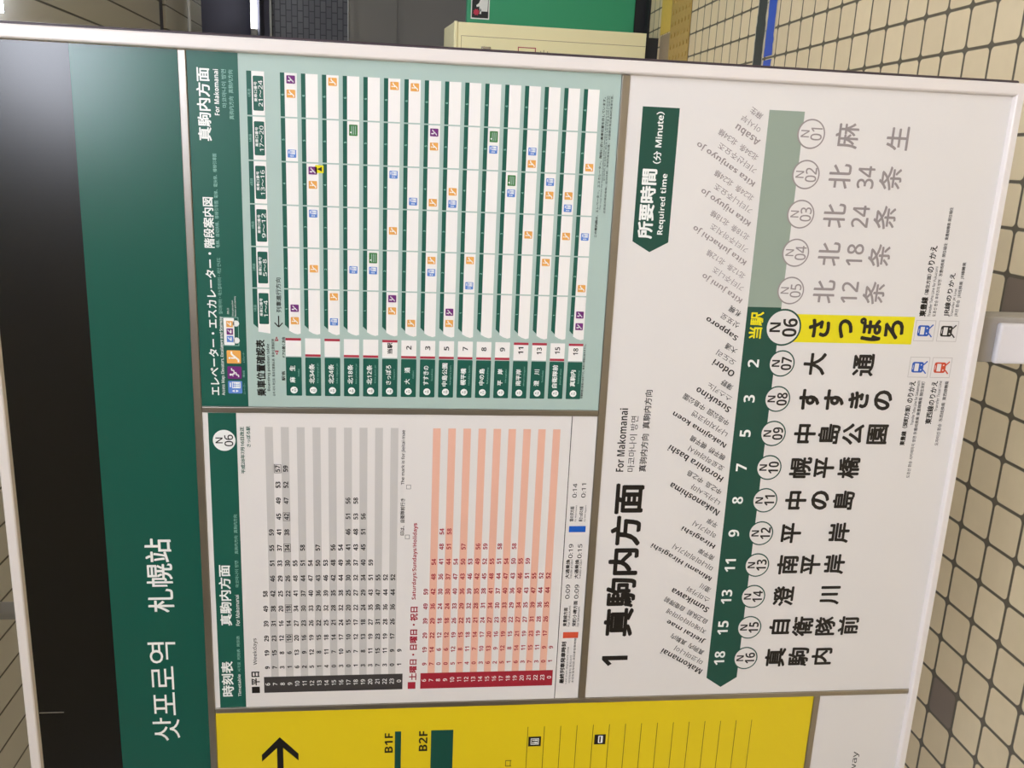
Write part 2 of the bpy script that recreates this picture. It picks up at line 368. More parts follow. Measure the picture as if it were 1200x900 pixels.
TEXT = {
 'station_band': [
  ('札幌站', -649.7, 1827.3, 124.1, 39.0, 0.0, 'white_ink', 0.014),
  ('삿포로역', -852.5, 1830.8, 178.0, 41.8, 0.0, 'white_ink', 0),
 ],
 'guide_head': [
  ('真駒内方面', 47.4, 1733.1, 95.1, 17.9, 0.0, 'white_ink', 0.025),
  ('For Makomanai', 63.9, 1716.0, 59.3, 6.7, 0.0, 'white_ink', 0.02),
  ('마코마나이 방면', 69.4, 1705.7, 49.3, 6.2, 0.0, 'pale_ink', 0),
  ('真驹内方向  真駒内方向', 61.6, 1696.8, 64.0, 6.2, 0.0, 'pale_ink', 0),
  ('エレベーター・エスカレーター・階段案内図', -218.1, 1733.1, 285.0, 14.7, 0.0, 'white_ink', 0.025),
  ('Access Map: Elevators, Escalators and Stairway', -301.9, 1721.1, 117.0, 6.0, 0.0, 'white_ink', 0.01),
  ('엘리베이터・에스컬레이터・계단 안내도', -199.4, 1721.3, 80.6, 5.4, 0.0, 'pale_ink', 0),
  ('电梯、自动扶梯、楼梯引导图  電梯、電扶梯、樓梯引導圖', -80.7, 1721.7, 128.1, 5.3, 0.0, 'pale_ink', 0),
  ('階段', -327.6, 1691.8, 10.3, 2.7, 0.0, 'pale_ink', 0),
  ('エスカレーター', -302.7, 1691.3, 16.6, 2.7, 0.0, 'pale_ink', 0),
  ('エレベーター', -350.3, 1691.6, 16.9, 2.7, 0.0, 'pale_ink', 0),
  ('改札口', -235.2, 1711.0, 8.7, 2.9, 0.0, 'white_ink', 0),
  ('Ticket gate position', -231.3, 1704.3, 23.5, 2.9, 0.0, 'white_ink', 0),
  ('Elevator and stairway', -228.1, 1700.6, 29.7, 2.9, 0.0, 'white_ink', 0),
 ],
 'guide_title': [
  ('乗車位置確認表', -318.6, 1667.1, 84.9, 13.2, 0.0, 'ink', 0.03),
  ('Boarding position table', -317.6, 1656.0, 70.8, 4.9, 0.0, 'ink', 0.01),
  ('승차 위치 확인표  乘车位置确认表  乘車位置確認表', -317.6, 1649.1, 86.3, 4.0, 0.0, 'ink', 0),
  ('駅名', -330.0, 1635.0, 14.2, 4.9, 0.0, 'ink', 0.02),
  ('ドアの開く方向', -286.9, 1633.9, 30.6, 4.9, 0.0, 'ink', 0.02),
  ('列車進行方向', -210.2, 1639.6, 50.1, 7.2, 0.0, 'ink', 0.01),
 ],
 'guide_note': [
  ('この案内図は、エレベーター、エスカレーター、階段に近い乗車位置を示しています。', -14.0, 1182.4, 196.7, 3.8, 0.0, 'ink', 0.02),
  ('The map shows the boarding positions close to elevators, escalators and stairways.', 7.2, 1177.9, 159.5, 3.0, 0.0, 'ink', 0),
  ('엘리베이터, 에스컬레이터, 계단과 가까운 승차 위치를 표시하고 있습니다.', 28.0, 1175.2, 118.2, 3.0, 0.0, 'ink', 0),
  ('此图显示靠近电梯、自动扶梯、楼梯的乘车位置。 此圖顯示靠近電梯的乘車位置。', 5.6, 1171.5, 165.6, 3.0, 0.0, 'ink', 0),
  ('所要時間は駅間の目安です。乗換え時間は含みません。', -315.8, 1187.1, 86.0, 3.4, 0.0, 'ink', 0.01),
 ],
 'time_head': [
  ('時刻表', -831.5, 1732.3, 63.3, 18.5, 0.0, 'white_ink', 0.025),
  ('Timetable', -843.5, 1714.2, 40.3, 4.8, 0.0, 'white_ink', 0.01),
  ('시각표  时刻表  時刻表', -786.8, 1713.7, 63.9, 5.0, 0.0, 'pale_ink', 0),
  ('真駒内方面', -684.5, 1730.8, 104.0, 18.0, 0.0, 'white_ink', 0.025),
  ('For Makomanai', -710.2, 1713.1, 53.3, 6.0, 0.0, 'white_ink', 0.01),
  ('마코마나이 방면', -648.0, 1712.0, 44.9, 5.4, 0.0, 'pale_ink', 0),
  ('真驹内方向  真駒内方向', -581.6, 1711.4, 65.0, 5.3, 0.0, 'pale_ink', 0),
 ],
 'time_date': [
  ('平成28年7月16日改正', -445.8, 1697.2, 74.0, 6.2, 0.0, 'date_ink', 0.02),
  ('さっぽろ駅', -424.4, 1688.1, 32.7, 6.2, 0.0, 'date_ink', 0.02),
 ],
 'weekday_title': [
  ('平日', -831.8, 1688.5, 24.8, 12.7, 0.0, 'ink', 0.03),
  ('Weekdays', -783.5, 1687.8, 47.2, 7.9, 0.0, 'ink', 0),
 ],
 'mark_note': [
  ('印は、自衛隊前行き', -554.0, 1458.2, 62.2, 6.9, 0.0, 'ink', 0.015),
  ('The mark is for Jieitai mae', -456.2, 1458.2, 88.3, 6.5, 0.0, 'ink', 0.015),
 ],
 'holiday_title': [
  ('土曜日・日曜日・祝日', -775.5, 1437.7, 133.2, 12.4, 0.0, 'red_ink', 0.03),
  ('Saturdays/Sundays/Holidays', -630.2, 1437.7, 131.7, 8.3, 0.0, 'red_ink', 0.02),
 ],
 'time_foot': [
  ('最終列車発車時刻', -816.4, 1189.5, 78.5, 8.0, 0.0, 'ink', 0.03),
  ('Last train departure time', -821.4, 1181.8, 69.1, 3.8, 0.0, 'ink', 0),
  ('마지막열차 발차시각', -828.7, 1175.9, 51.6, 3.8, 0.0, 'ink', 0),
  ('末班车发车时间 末班車發車時間', -812.9, 1170.8, 83.3, 3.8, 0.0, 'ink', 0),
  ('東豊線方面', -731.8, 1190.3, 34.2, 6.6, 0.0, 'ink', 0.02),
  ('For Fukuzumi', -730.3, 1183.9, 37.4, 3.7, 0.0, 'ink', 0),
  ('栄町小樽方面', -725.9, 1174.7, 46.7, 6.6, 0.0, 'ink', 0.02),
  ('For Sakaemachi', -731.4, 1168.5, 35.9, 3.7, 0.0, 'ink', 0),
  ('0:09', -685.9, 1189.0, 25.3, 7.1, 0.0, 'ink', 0.01),
  ('0:09', -686.1, 1174.2, 25.3, 7.1, 0.0, 'ink', 0.01),
  ('大通乗換', -645.5, 1191.4, 34.0, 6.5, 0.0, 'ink', 0.02),
  ('Transfer at Odori', -645.6, 1185.5, 34.0, 3.7, 0.0, 'ink', 0),
  ('大通乗換', -645.7, 1176.6, 34.0, 6.5, 0.0, 'ink', 0.02),
  ('Transfer at Odori', -645.8, 1170.7, 34.0, 3.7, 0.0, 'ink', 0),
  ('0:19', -614.0, 1188.2, 24.7, 7.0, 0.0, 'ink', 0.01),
  ('0:15', -614.1, 1173.5, 24.7, 7.0, 0.0, 'ink', 0.01),
  ('宮の沢方面', -549.7, 1190.4, 25.6, 6.4, 0.0, 'ink', 0.02),
  ('For Miyanosawa', -549.0, 1183.7, 27.0, 3.3, 0.0, 'ink', 0),
  ('新さっぽろ方面', -549.8, 1175.6, 25.6, 6.4, 0.0, 'ink', 0.02),
  ('For Shin Sapporo', -548.7, 1168.6, 27.8, 3.3, 0.0, 'ink', 0),
  ('0:14', -509.9, 1188.1, 23.8, 6.9, 0.0, 'ink', 0.01),
  ('0:11', -509.9, 1173.8, 23.8, 6.9, 0.0, 'ink', 0.01),
 ],
 'map_number': [
  ('1', -814.8, 1101.2, 18.7, 44.0, 0.0, 'ink', 0.035),
 ],
 'map_title': [
  ('真駒内方面', -633.6, 1100.2, 271.5, 49.8, 0.0, 'ink', 0.035),
  ('For Makomanai', -425.9, 1118.7, 104.3, 13.0, 0.0, 'ink', 0.02),
  ('마코마나이 방면', -432.0, 1100.5, 92.0, 11.8, 0.0, 'ink', 0),
  ('真驹内方向  真駒内方向', -410.8, 1081.5, 134.3, 11.8, 0.0, 'ink', 0.012),
 ],
 'time_banner': [
  ('所要時間', -61.6, 1108.4, 100.6, 23.1, 0.0, 'white_ink', 0.035),
  ('（分 Minute）', 32.5, 1099.0, 72.6, 12.0, 0.0, 'white_ink', 0.025),
  ('Required time', -61.3, 1084.6, 87.8, 11.1, 0.0, 'white_ink', 0.025),
 ],
 'transfer_a': [
  ('東豊線', -202.6, 651.7, 31.1, 11.4, 0.0, 'ink', 0.04),
  ('（福住方面）', -167.3, 650.6, 32.7, 7.1, 0.0, 'ink', 0.02),
  ('のりかえ', -128.1, 650.2, 41.5, 11.2, 0.0, 'ink', 0.03),
  ('Transfer Toho Line for Fukuzumi', -178.6, 640.5, 78.5, 4.8, 0.0, 'ink', 0.01),
  ('도호선 환승 후쿠즈미 방면   东豊线换乘  開往福住   東豊線轉乘 開往福住', -133.1, 632.0, 169.2, 5.9, 0.0, 'ink', 0.008),
 ],
 'transfer_b': [
  ('JR線のりかえ', -182.8, 611.5, 68.8, 10.8, 0.0, 'ink', 0.025),
  ('Transfer JR Line', -195.0, 602.5, 44.0, 4.9, 0.0, 'ink', 0.01),
  ('JR선 환승  JR线换乘  JR線轉乘', -174.1, 595.2, 85.5, 6.6, 0.0, 'ink', 0.008),
 ],
 'transfer_c': [
  ('東豊線（栄町方面）', -397.4, 650.8, 68.1, 9.1, 0.0, 'ink', 0.035),
  ('のりかえ', -340.9, 649.7, 36.2, 10.5, 0.0, 'ink', 0.03),
  ('Transfer Toho Line for Sakaemachi', -359.1, 639.6, 74.4, 5.0, 0.0, 'ink', 0.01),
  ('도호선 환승 사카에마치 방면 东豊线换乘 東豊線轉乘 開往栄町', -405.4, 631.4, 164.4, 6.2, 0.0, 'ink', 0.008),
 ],
 'transfer_d': [
  ('東西線のりかえ', -358.4, 611.8, 72.4, 11.2, 0.0, 'ink', 0.025),
  ('Transfer Tozai Line', -347.4, 602.2, 50.8, 5.0, 0.0, 'ink', 0.01),
  ('도자이선 환승  东西线换乘  東西線轉乘', -376.5, 590.9, 109.1, 6.5, 0.0, 'ink', 0.008),
 ],
 'floor_b1': [
  ('B1F', -959.5, 1475.7, 37.8, 13.4, 0.0, 'ink', 0.02),
 ],
 'floor_b2': [
  ('B2F', -958.0, 1418.6, 38.8, 14.3, 0.0, 'ink', 0.02),
 ],
 'gate': [
  ('口', -1007.5, 1272.7, 12.2, 10.3, 0.0, 'ink', 0.0),
 ],
 'notice': [
  ('Subway', -1052.1, 643.8, 85.5, 14.7, 0.0, 'ink', 0.0),
 ],
}
NAMES = [
 ('Asabu', '아사부', '麻生', 43.2),
 ('Kita sanjuyo jo', '기타산주요조', '北34条  北34條', 107.0),
 ('Kita nijuyo jo', '기타니주요조', '北24条  北24條', 91.9),
 ('Kita juhachi jo', '기타주하치조', '北18条  北18條', 99.8),
 ('Kita juni jo', '기타주니조', '北12条  北12條', 75.4),
 ('Sapporo', '삿포로', '札幌', 60.4),
 ('Odori', '오도리', '大通', 40.4),
 ('Susukino', '스스키노', '薄野', 66.6),
 ('Nakajima koen', '나카지마코엔', '中岛公园  中島公園', 105.4),
 ('Horohira bashi', '호로히라바시', '幌平桥  幌平橋', 108.0),
 ('Nakanoshima', '나카노시마', '中之岛  中之島', 98.3),
 ('Hiragishi', '히라기시', '平岸', 67.4),
 ('Minami Hiragishi', '미나미히라기시', '南平岸', 123.4),
 ('Sumikawa', '스미카와', '澄川', 75.8),
 ('Jieitai mae', '지에이타이마에', '自卫队前  自衛隊前', 79.1),
 ('Makomanai', '마코마나이', '真驹内  真駒内', 84.8),
]
ICONS = [
 ('s', 0, 85.5, 1619.5),
 ('e', 0, 67.1, 1618.8),
 ('l', 0, -12.1, 1618.8),
 ('s', 0, -228.6, 1616.3),
 ('e', 0, -247.0, 1616.3),
 ('y', 1, -31.4, 1580.2),
 ('s', 1, -33.8, 1589.9),
 ('e', 1, -53.2, 1589.6),
 ('l', 1, -92.9, 1589.0),
 ('e', 1, -170.7, 1588.4),
 ('e', 2, 85.4, 1562.2),
 ('e', 2, -210.6, 1560.2),
 ('l', 2, -247.4, 1560.4),
 ('p', 3, 23.0, 1534.1),
 ('l', 3, -170.7, 1532.4),
 ('p', 4, -152.8, 1504.5),
 ('l', 4, -170.9, 1504.7),
 ('e', 5, 84.4, 1477.8),
 ('l', 5, -34.7, 1477.0),
 ('e', 5, -113.1, 1476.7),
 ('s', 5, -211.2, 1476.5),
 ('e', 5, -229.2, 1476.3),
 ('e', 6, 84.0, 1449.5),
 ('l', 6, -70.9, 1448.8),
 ('e', 6, -247.0, 1448.6),
 ('s', 7, 25.2, 1421.5),
 ('e', 7, 6.2, 1421.0),
 ('e', 7, -71.4, 1421.2),
 ('e', 7, -153.7, 1420.7),
 ('l', 7, -171.4, 1420.9),
 ('e', 8, -55.1, 1393.4),
 ('l', 8, -72.2, 1393.7),
 ('s', 8, -229.1, 1393.3),
 ('e', 8, -246.0, 1393.1),
 ('e', 9, -152.0, 1365.1),
 ('l', 9, -189.1, 1365.3),
 ('p', 10, 23.3, 1337.5),
 ('l', 10, 5.6, 1337.9),
 ('p', 11, -36.0, 1309.7),
 ('l', 11, -53.9, 1309.4),
 ('l', 12, 5.5, 1281.8),
 ('e', 12, -11.7, 1281.7),
 ('e', 12, -112.3, 1281.9),
 ('l', 13, -35.9, 1254.1),
 ('e', 13, -54.6, 1253.6),
 ('e', 13, -151.5, 1254.1),
 ('e', 14, -54.4, 1226.0),
 ('l', 14, -72.0, 1226.2),
 ('e', 14, -112.5, 1226.3),
 ('e', 15, -13.3, 1198.1),
 ('l', 15, -112.4, 1198.7),
 ('e', 15, -188.7, 1199.1),
 ('s', 15, -228.6, 1199.0),
 ('s', 15, -246.4, 1198.8),
]


# ================================================================ THE SETTING
FAR = 5.80                                  # platform edge
b = MB(); b.box(-7, 7, -5, FAR, -0.25, 0, 'slab')
b2 = MB(); b2.face([(-7, -5, 0.001), (7, -5, 0.001), (7, FAR, 0.001), (-7, FAR, 0.001)], 'floor_tile')
b.mesh(b2.v, [tuple(f) for f in b2.f], 'floor_tile'); structure(b, 'floor')
b = MB(); b.box(-7, 7, FAR, 9.2, -1.35, -1.2, 'slab'); structure(b, 'floor_trackbed')
b = MB(); b.box(-7, 7, -5, 6.12, 3.0, 3.1, 'spandrel'); b.box(-7, 7, 6.28, 7.31, 3.0, 3.1, 'spandrel')
structure(b, 'ceiling')
b = MB(); b.box(-7, 7, 6.12, 6.28, 3.02, 3.1, 'groove_dark'); structure(b, 'trim_1')
b = MB(); b.box(-7, 7, 7.25, 7.31, 3.1, 4.3, 'dark_wall'); structure(b, 'trim_2')
b = MB(); b.box(-7, 7, 7.31, 9.2, 4.2, 4.3, 'dark_wall'); structure(b, 'ceiling_track')
b = MB()
b.box(-7, 7, 9.0, 9.2, 2.73, 4.2, 'dark_wall'); b.box(-7, 7, 9.0, 9.2, 2.035, 2.73, 'dark_brick')
b.box(-7, 7, 8.985, 9.2, 1.58, 2.035, 'grey_wall'); b.box(-7, 7, 9.0, 9.2, -1.2, 1.58, 'grey_wall')
structure(b, 'wall_back')
b = MB(); b.box(-7.2, -7, -5, 9.2, -1.2, 4.3, 'wall_plain'); structure(b, 'wall_left')
b = MB(); b.box(7, 7.2, -5, 9.2, -1.2, 4.3, 'wall_plain'); structure(b, 'wall_right')
b = MB(); b.box(-7, 7, -5.2, -5, -0.25, 3.1, 'wall_plain'); structure(b, 'wall_front')
# raised yellow guidance strip along the platform edge, with its blocks' studs
b = MB(); b.box(-7, 7, 4.85, 5.215, 0.001, 0.006, 'tactile')
for i in range(-4, 12):
    for j in range(6):
        b.tube((0.02 + i * 0.06 + 0.3, 4.88 + j * 0.06, 0.006), (0.02 + i * 0.06 + 0.3, 4.88 + j * 0.06, 0.010), 0.012, 'tactile', 10)
structure(b, 'trim_3')
b = MB(); b.box(-0.2, 0.705, 5.215, 5.415, 0.001, 0.005, 'plate_brown'); b.box(0.712, 2.2, 5.215, 5.425, 0.001, 0.007, 'tactile_bright', 0.002)
structure(b, 'trim_4')
b = MB(); b.box(-7, 7, 5.70, FAR, 0.001, 0.012, 'black_paint'); structure(b, 'trim_5')

# queue lines painted on the tiles (the blue one is interrupted at one joint)
def floor_line(name, y0, y1, pieces, m, label):
    rnd = random.Random(len(label)); b = MB()
    for x0, x1 in pieces:
        n = max(2, int((x1 - x0) / 0.02)); lo, hi = [], []
        for i in range(n + 1):
            x = x0 + (x1 - x0) * i / n
            lo.append((x, y0 + rnd.uniform(-.004, .004))); hi.append((x, y1 + rnd.uniform(-.004, .004)))
        for i in range(n):
            b.face([(*lo[i], .0024), (*lo[i + 1], .0024), (*hi[i + 1], .0024), (*hi[i], .0024)], m)
            for e, dy in ((lo, -.007), (hi, .007)):
                q = [(*e[i], .0022), (*e[i + 1], .0022), (e[i + 1][0], e[i + 1][1] + dy, .0022), (e[i][0], e[i][1] + dy, .0022)]
                b.face(q if dy > 0 else q[::-1], 'line_edge')
    o = b.build(name); o['label'] = label; o['category'] = 'floor marking'
    return o
floor_line('black_floor_line', 3.79, 3.885, [(-3.0, 0.3), (0.305, 3.0)], 'line_black', 'worn black stripe painted along the tiled floor beside the blue stripe')
floor_line('blue_floor_line', 3.685, 3.768, [(-3.0, 0.422), (0.436, 3.0)], 'line_blue', 'blue stripe with pale edges painted along the tiled floor')

# ================================================================ BEHIND THE SIGN
# platform door
t = thing('platform_door', (0.9, FAR + 0.06, 0.0), 'green half-height platform door with a warning sticker behind the cream cabinet', 'door')
b = MB(); b.box(-0.9, 2.6, FAR, FAR + 0.12, 0.075, 1.117, 'door_green', 0.006); b.build('door_panel', t)
b = MB(); b.box(-0.9, 2.6, FAR + 0.01, FAR + 0.11, 0.0, 0.075, 'black_paint'); b.build('base_rail', t)
Y = FAR - 0.001
def fr(mb, pts, m, y):                       # flat polygon on a vertical face, given in metres
    a = sum(p[0] * q[1] - q[0] * p[1] for p, q in zip(pts, pts[1:] + pts[:1]))
    if a < 0: pts = pts[::-1]
    mb.face([(x, y, z) for x, z in pts], m)
st = MB()
fr(st, [(.79, .980), (.935, .980), (.935, 1.093), (.79, 1.093)], 'sticker_white', Y)
fr(st, [(.797, .987), (.908, .987), (.908, 1.087), (.797, 1.087)], 'black_paint', Y - .0004)
# white hand reaching down from the right: palm, fingers and thumb, and the red burst it touches
fr(st, [(.835, .992), (.905, .990), (.905, 1.035), (.880, 1.046), (.868, 1.062), (.858, 1.058), (.862, 1.043), (.835, 1.040)], 'sticker_white', Y - .0008)
fr(st, [(.820, 1.030), (.850, 1.030), (.850, 1.038), (.820, 1.040)], 'sticker_white', Y - .0008)
burst = []
for i in range(16):
    a = 2 * math.pi * i / 16; r = .021 if i % 2 else .014
    burst.append((.829 + r * math.cos(a), 1.060 + r * math.sin(a)))
fr(st, burst, 'sticker_red', Y - .0012)
st.build('warning_sticker', t, label='square white-edged sticker with a hand and a red burst')

# cream cabinet in front of the door
t = thing('equipment_cabinet', (0.3, 5.62, 0.0), 'cream metal cabinet with sloped top standing before the green door', 'cabinet')
b = MB()
x0, x1, y0, y1 = -0.15, 0.722, 5.45, 5.785
vs = [(x0, y0, .08), (x1, y0, .08), (x1, y1, .08), (x0, y1, .08), (x0, y0, 1.205), (x1, y0, 1.205), (x1, y1, 1.252), (x0, y1, 1.252),
      (x0, y0 - .004, 1.2), (x1, y0 - .004, 1.2)]
b.mesh(vs[:8], [(3, 2, 1, 0), (0, 1, 5, 4), (1, 2, 6, 5), (2, 3, 7, 6), (3, 0, 4, 7), (4, 5, 6, 7)], 'cream')
b.box(x0, x1 + .004, y0 - .006, y0 + .02, 1.188, 1.209, 'cream', .003)
b.build('cabinet_body', t)
b = MB(); b.box(x0 + .02, x1 - .02, y0 + .02, y1 - .02, 0, .08, 'black_paint'); b.build('plinth', t)
b = MB(); b.box(-.075, .647, y0 - .0035, y0, .085, 1.164, 'cream', .001)
for q in ((-.078, .650, 1.164, 1.167), (.647, .650, .082, 1.164), (-.078, -.075, .082, 1.164)):
    b.box(q[0], q[1], y0 - .0012, y0, q[2], q[3], 'cream_groove')
d = b.build('cabinet_door', t)
b = MB(); b.box(.580, .596, y0 - .012, y0 - .0035, .995, 1.050, 'chrome', .003); b.tube((.588, y0 - .024, 1.035), (.588, y0 - .01, 1.035), .008, 'chrome', 14)
b.build('latch', d, label='small chrome turn latch')
b = MB()
yy = y0 - .0042
for (a, c, e, g) in ((.500, .606, .831, .836), (.500, .606, .731, .736), (.601, .606, .736, .831), (.500, .505, .736, .831)):
    fr(b, [(a, e), (c, e), (c, g), (a, g)], 'bar_red', yy)
for k, zz in enumerate((.70, .683, .660)):
    fr(b, [(.535, zz), (.590 + .006 * (k % 2), zz), (.590 + .006 * (k % 2), zz + .003), (.535, zz + .003)], 'charcoal', yy)
b.build('notice_mark', d, label='red outlined square with small black print')

# across the track: conduits and a fluorescent tube
def conduit(z, r, label):
    t_ = thing('conduit_pipe', (0, 8.96, z), label, 'pipe')
    b = MB(); b.tube((-6.9, 8.96, z), (6.9, 8.96, z), r, 'conduit', 10); b.build('pipe', t_, True)
    b = MB()
    for k in range(-6, 7): b.box(k - .02 + .35, k + .02 + .35, 8.955, 9.0, z - r * 1.2, z + r * 1.2, 'pole_grey')
    b.build('pipe_clip', t_)
conduit(2.733, .011, 'thin white conduit pipe along the top of the dark brick wall')
conduit(2.030, .007, 'thin pale conduit pipe along the bottom of the dark brick wall')
t = thing('tube_light', (1.8, 8.7, 2.84), 'lit fluorescent tube on the dark wall across the track', 'light')
b = MB(); b.tube((.985, 8.70, 2.842), (2.4, 8.70, 2.842), .026, 'tube_glow', 14); b.build('tube', t, True)
b = MB(); b.tube((.93, 8.70, 2.842), (.985, 8.70, 2.842), .03, 'housing', 14); b.tube((2.4, 8.70, 2.842), (2.45, 8.70, 2.842), .03, 'housing', 14); b.build('socket', t, True)
b = MB(); b.box(.92, 2.46, 8.76, 9.0, 2.80, 2.88, 'dark_wall', .004); b.box(.94, .97, 8.70, 8.78, 2.83, 2.85, 'housing'); b.box(2.41, 2.44, 8.70, 8.78, 2.83, 2.85, 'housing'); b.build('holder', t)
# slim rail under the ceiling above the track
t = thing('ceiling_rail', (0, 6.85, 3.0), 'thin pale rail fixed under the ceiling above the track', 'rail')
b = MB(); b.tube((-6.9, 6.85, 2.985), (6.9, 6.85, 2.985), .011, 'conduit', 10); b.build('rail', t, True)
b = MB()
for k in range(-6, 7): b.box(k - .01 + .6, k + .01 + .6, 6.84, 6.86, 2.98, 3.0, 'pole_grey')
b.build('bracket', t)
# steel pole behind the sign
t = thing('steel_pole', (-1.425, 2.627, 0.0), 'round grey steel pole rising behind the sign to the ceiling boards', 'pole')
b = MB(); b.tube((-1.425, 2.627, .0), (-1.425, 2.627, 3.0), .027, 'pole_grey', 24); b.build('shaft', t, True)
b = MB(); b.tube((-1.425, 2.627, .0015), (-1.425, 2.627, .012), .06, 'pole_grey', 24); b.build('base_plate', t)

# ceiling lights
def ceiling_light(x0, y, label, L=1.25, W=.22):
    t_ = thing('ceiling_light', (x0 + L / 2, y, 3.0), label, 'light', 'fluorescent ceiling lights of the platform')
    b = MB(); b.box(x0, x0 + L, y - W / 2, y + W / 2, 2.985, 3.0, 'housing', .004); b.build('housing', t_)
    b = MB(); b.box(x0 + .02, x0 + L - .02, y - W / 2 + .02, y + W / 2 - .02, 2.93, 2.9845, 'lamp_glow'); b.build('diffuser', t_)
ceiling_light(.40, 3.58, 'bright ceiling light above the platform behind the top corner of the sign', L=2.4)
ceiling_light(.15, -1.28, 'ceiling light facing the sign, mirrored in its glossy top corner', L=1.6, W=.5)
ceiling_light(.02, -1.85, 'added ceiling light one row farther back, for more sheen on the sign', L=1.6, W=.4)  # extra lamp, added to strengthen the sheen on the sign's top corner
ceiling_light(-5.2, -1.00, 'ceiling light facing the sign, farther along the platform')
ceiling_light(.62, .12, 'added ceiling light in front of the sign, brightening its sheets', L=1.6)  # unseen lamp added to brighten the sheets, clear of the sign's mirror view
ceiling_light(-5.7, 3.58, 'ceiling light above the platform far behind the sign', L=2.4)

# ================================================================ THE SIGN
L_, R_, TOP, BOT = -1690, 116, 2023, 564        # visible sheet area, mm
sign = thing('sign_board', (-0.79, 1.32, 0.0), 'large white framed station sign board on white posts with black and green header', 'sign')
def S(px): return px / 1000
# frame: one mitred white profile
prof = [(20, 1.3000), (18.3, 1.2930), (16, 1.2915), (2, 1.2915), (0, 1.2935), (0, 1.3100)]
b = MB()
ox0, ox1, oz0, oz1 = -1712, 135.2, 550.4, 2039.6
rings = []
for d, y in prof:
    k = d / 20
    rings.append([(S(ox0 + d), y, S(oz0 + d * (13.6 / 20))), (S(ox1 - d * (19.2 / 20)), y, S(oz0 + d * (13.6 / 20))), (S(ox1 - d * (19.2 / 20)), y, S(oz1 - d * (16.6 / 20))), (S(ox0 + d), y, S(oz1 - d * (16.6 / 20)))])
for r0, r1 in zip(rings, rings[1:]):
    for i in range(4):
        j = (i + 1) % 4; b.face([r0[i], r1[i], r1[j], r0[j]], 'frame_white')
b.build('frame', sign)
b = MB(); b.box(S(-1712), S(140.6), 1.3103, 1.362, S(549), S(2040), 'body_dark', .003); b.build('back_box', sign, label='dark back box edge behind the white frame')
b = MB(); sheet(b, L_, R_, 1902.5, TOP, 'sign_black'); b.build('black_header', sign, label='plain glossy black strip along the top')
b = MB(); sheet(b, L_, R_, 1764.5, 1902.4, 'sign_green'); words(b, 'station_band'); b.build('station_name_band', sign, label='green band with the station name in white Korean and Chinese letters')
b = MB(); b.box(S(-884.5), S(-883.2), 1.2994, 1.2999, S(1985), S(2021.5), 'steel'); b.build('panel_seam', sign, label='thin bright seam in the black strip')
def bar(x0, x1, z0, z1):
    b = MB(); b.box(S(x0), S(x1), 1.2978, 1.306, S(z0), S(z1), 'steel', .0012); b.build('divider_bar', sign, label='brushed steel strip between sheets')
bar(L_, R_, 1753.6, 1764.4); bar(-883.8, R_, 1147.6, 1159.4)
bar(-893, -884, BOT, 1753.4); bar(-387, -377.7, 1159.6, 1753.4); bar(L_, -893.2, 728, 739)
for px in (-.2695, -1.31):
    b = MB(); b.box(px - .0345, px + .0435, 1.364, 1.42, 0.0, 1.3, 'post_grey', .003)
    p = b.build('post', sign)
    b = MB(); b.box(px - .0345, px + .0345, 1.3505, 1.3638, .03, .478, 'post_white', .005); b.build('sleeve', p, label='white cover on the post')
    b = MB(); b.box(px - .06, px + .06, 1.30, 1.52, 0.0015, .012, 'post_grey', .003); b.build('foot_plate', p)

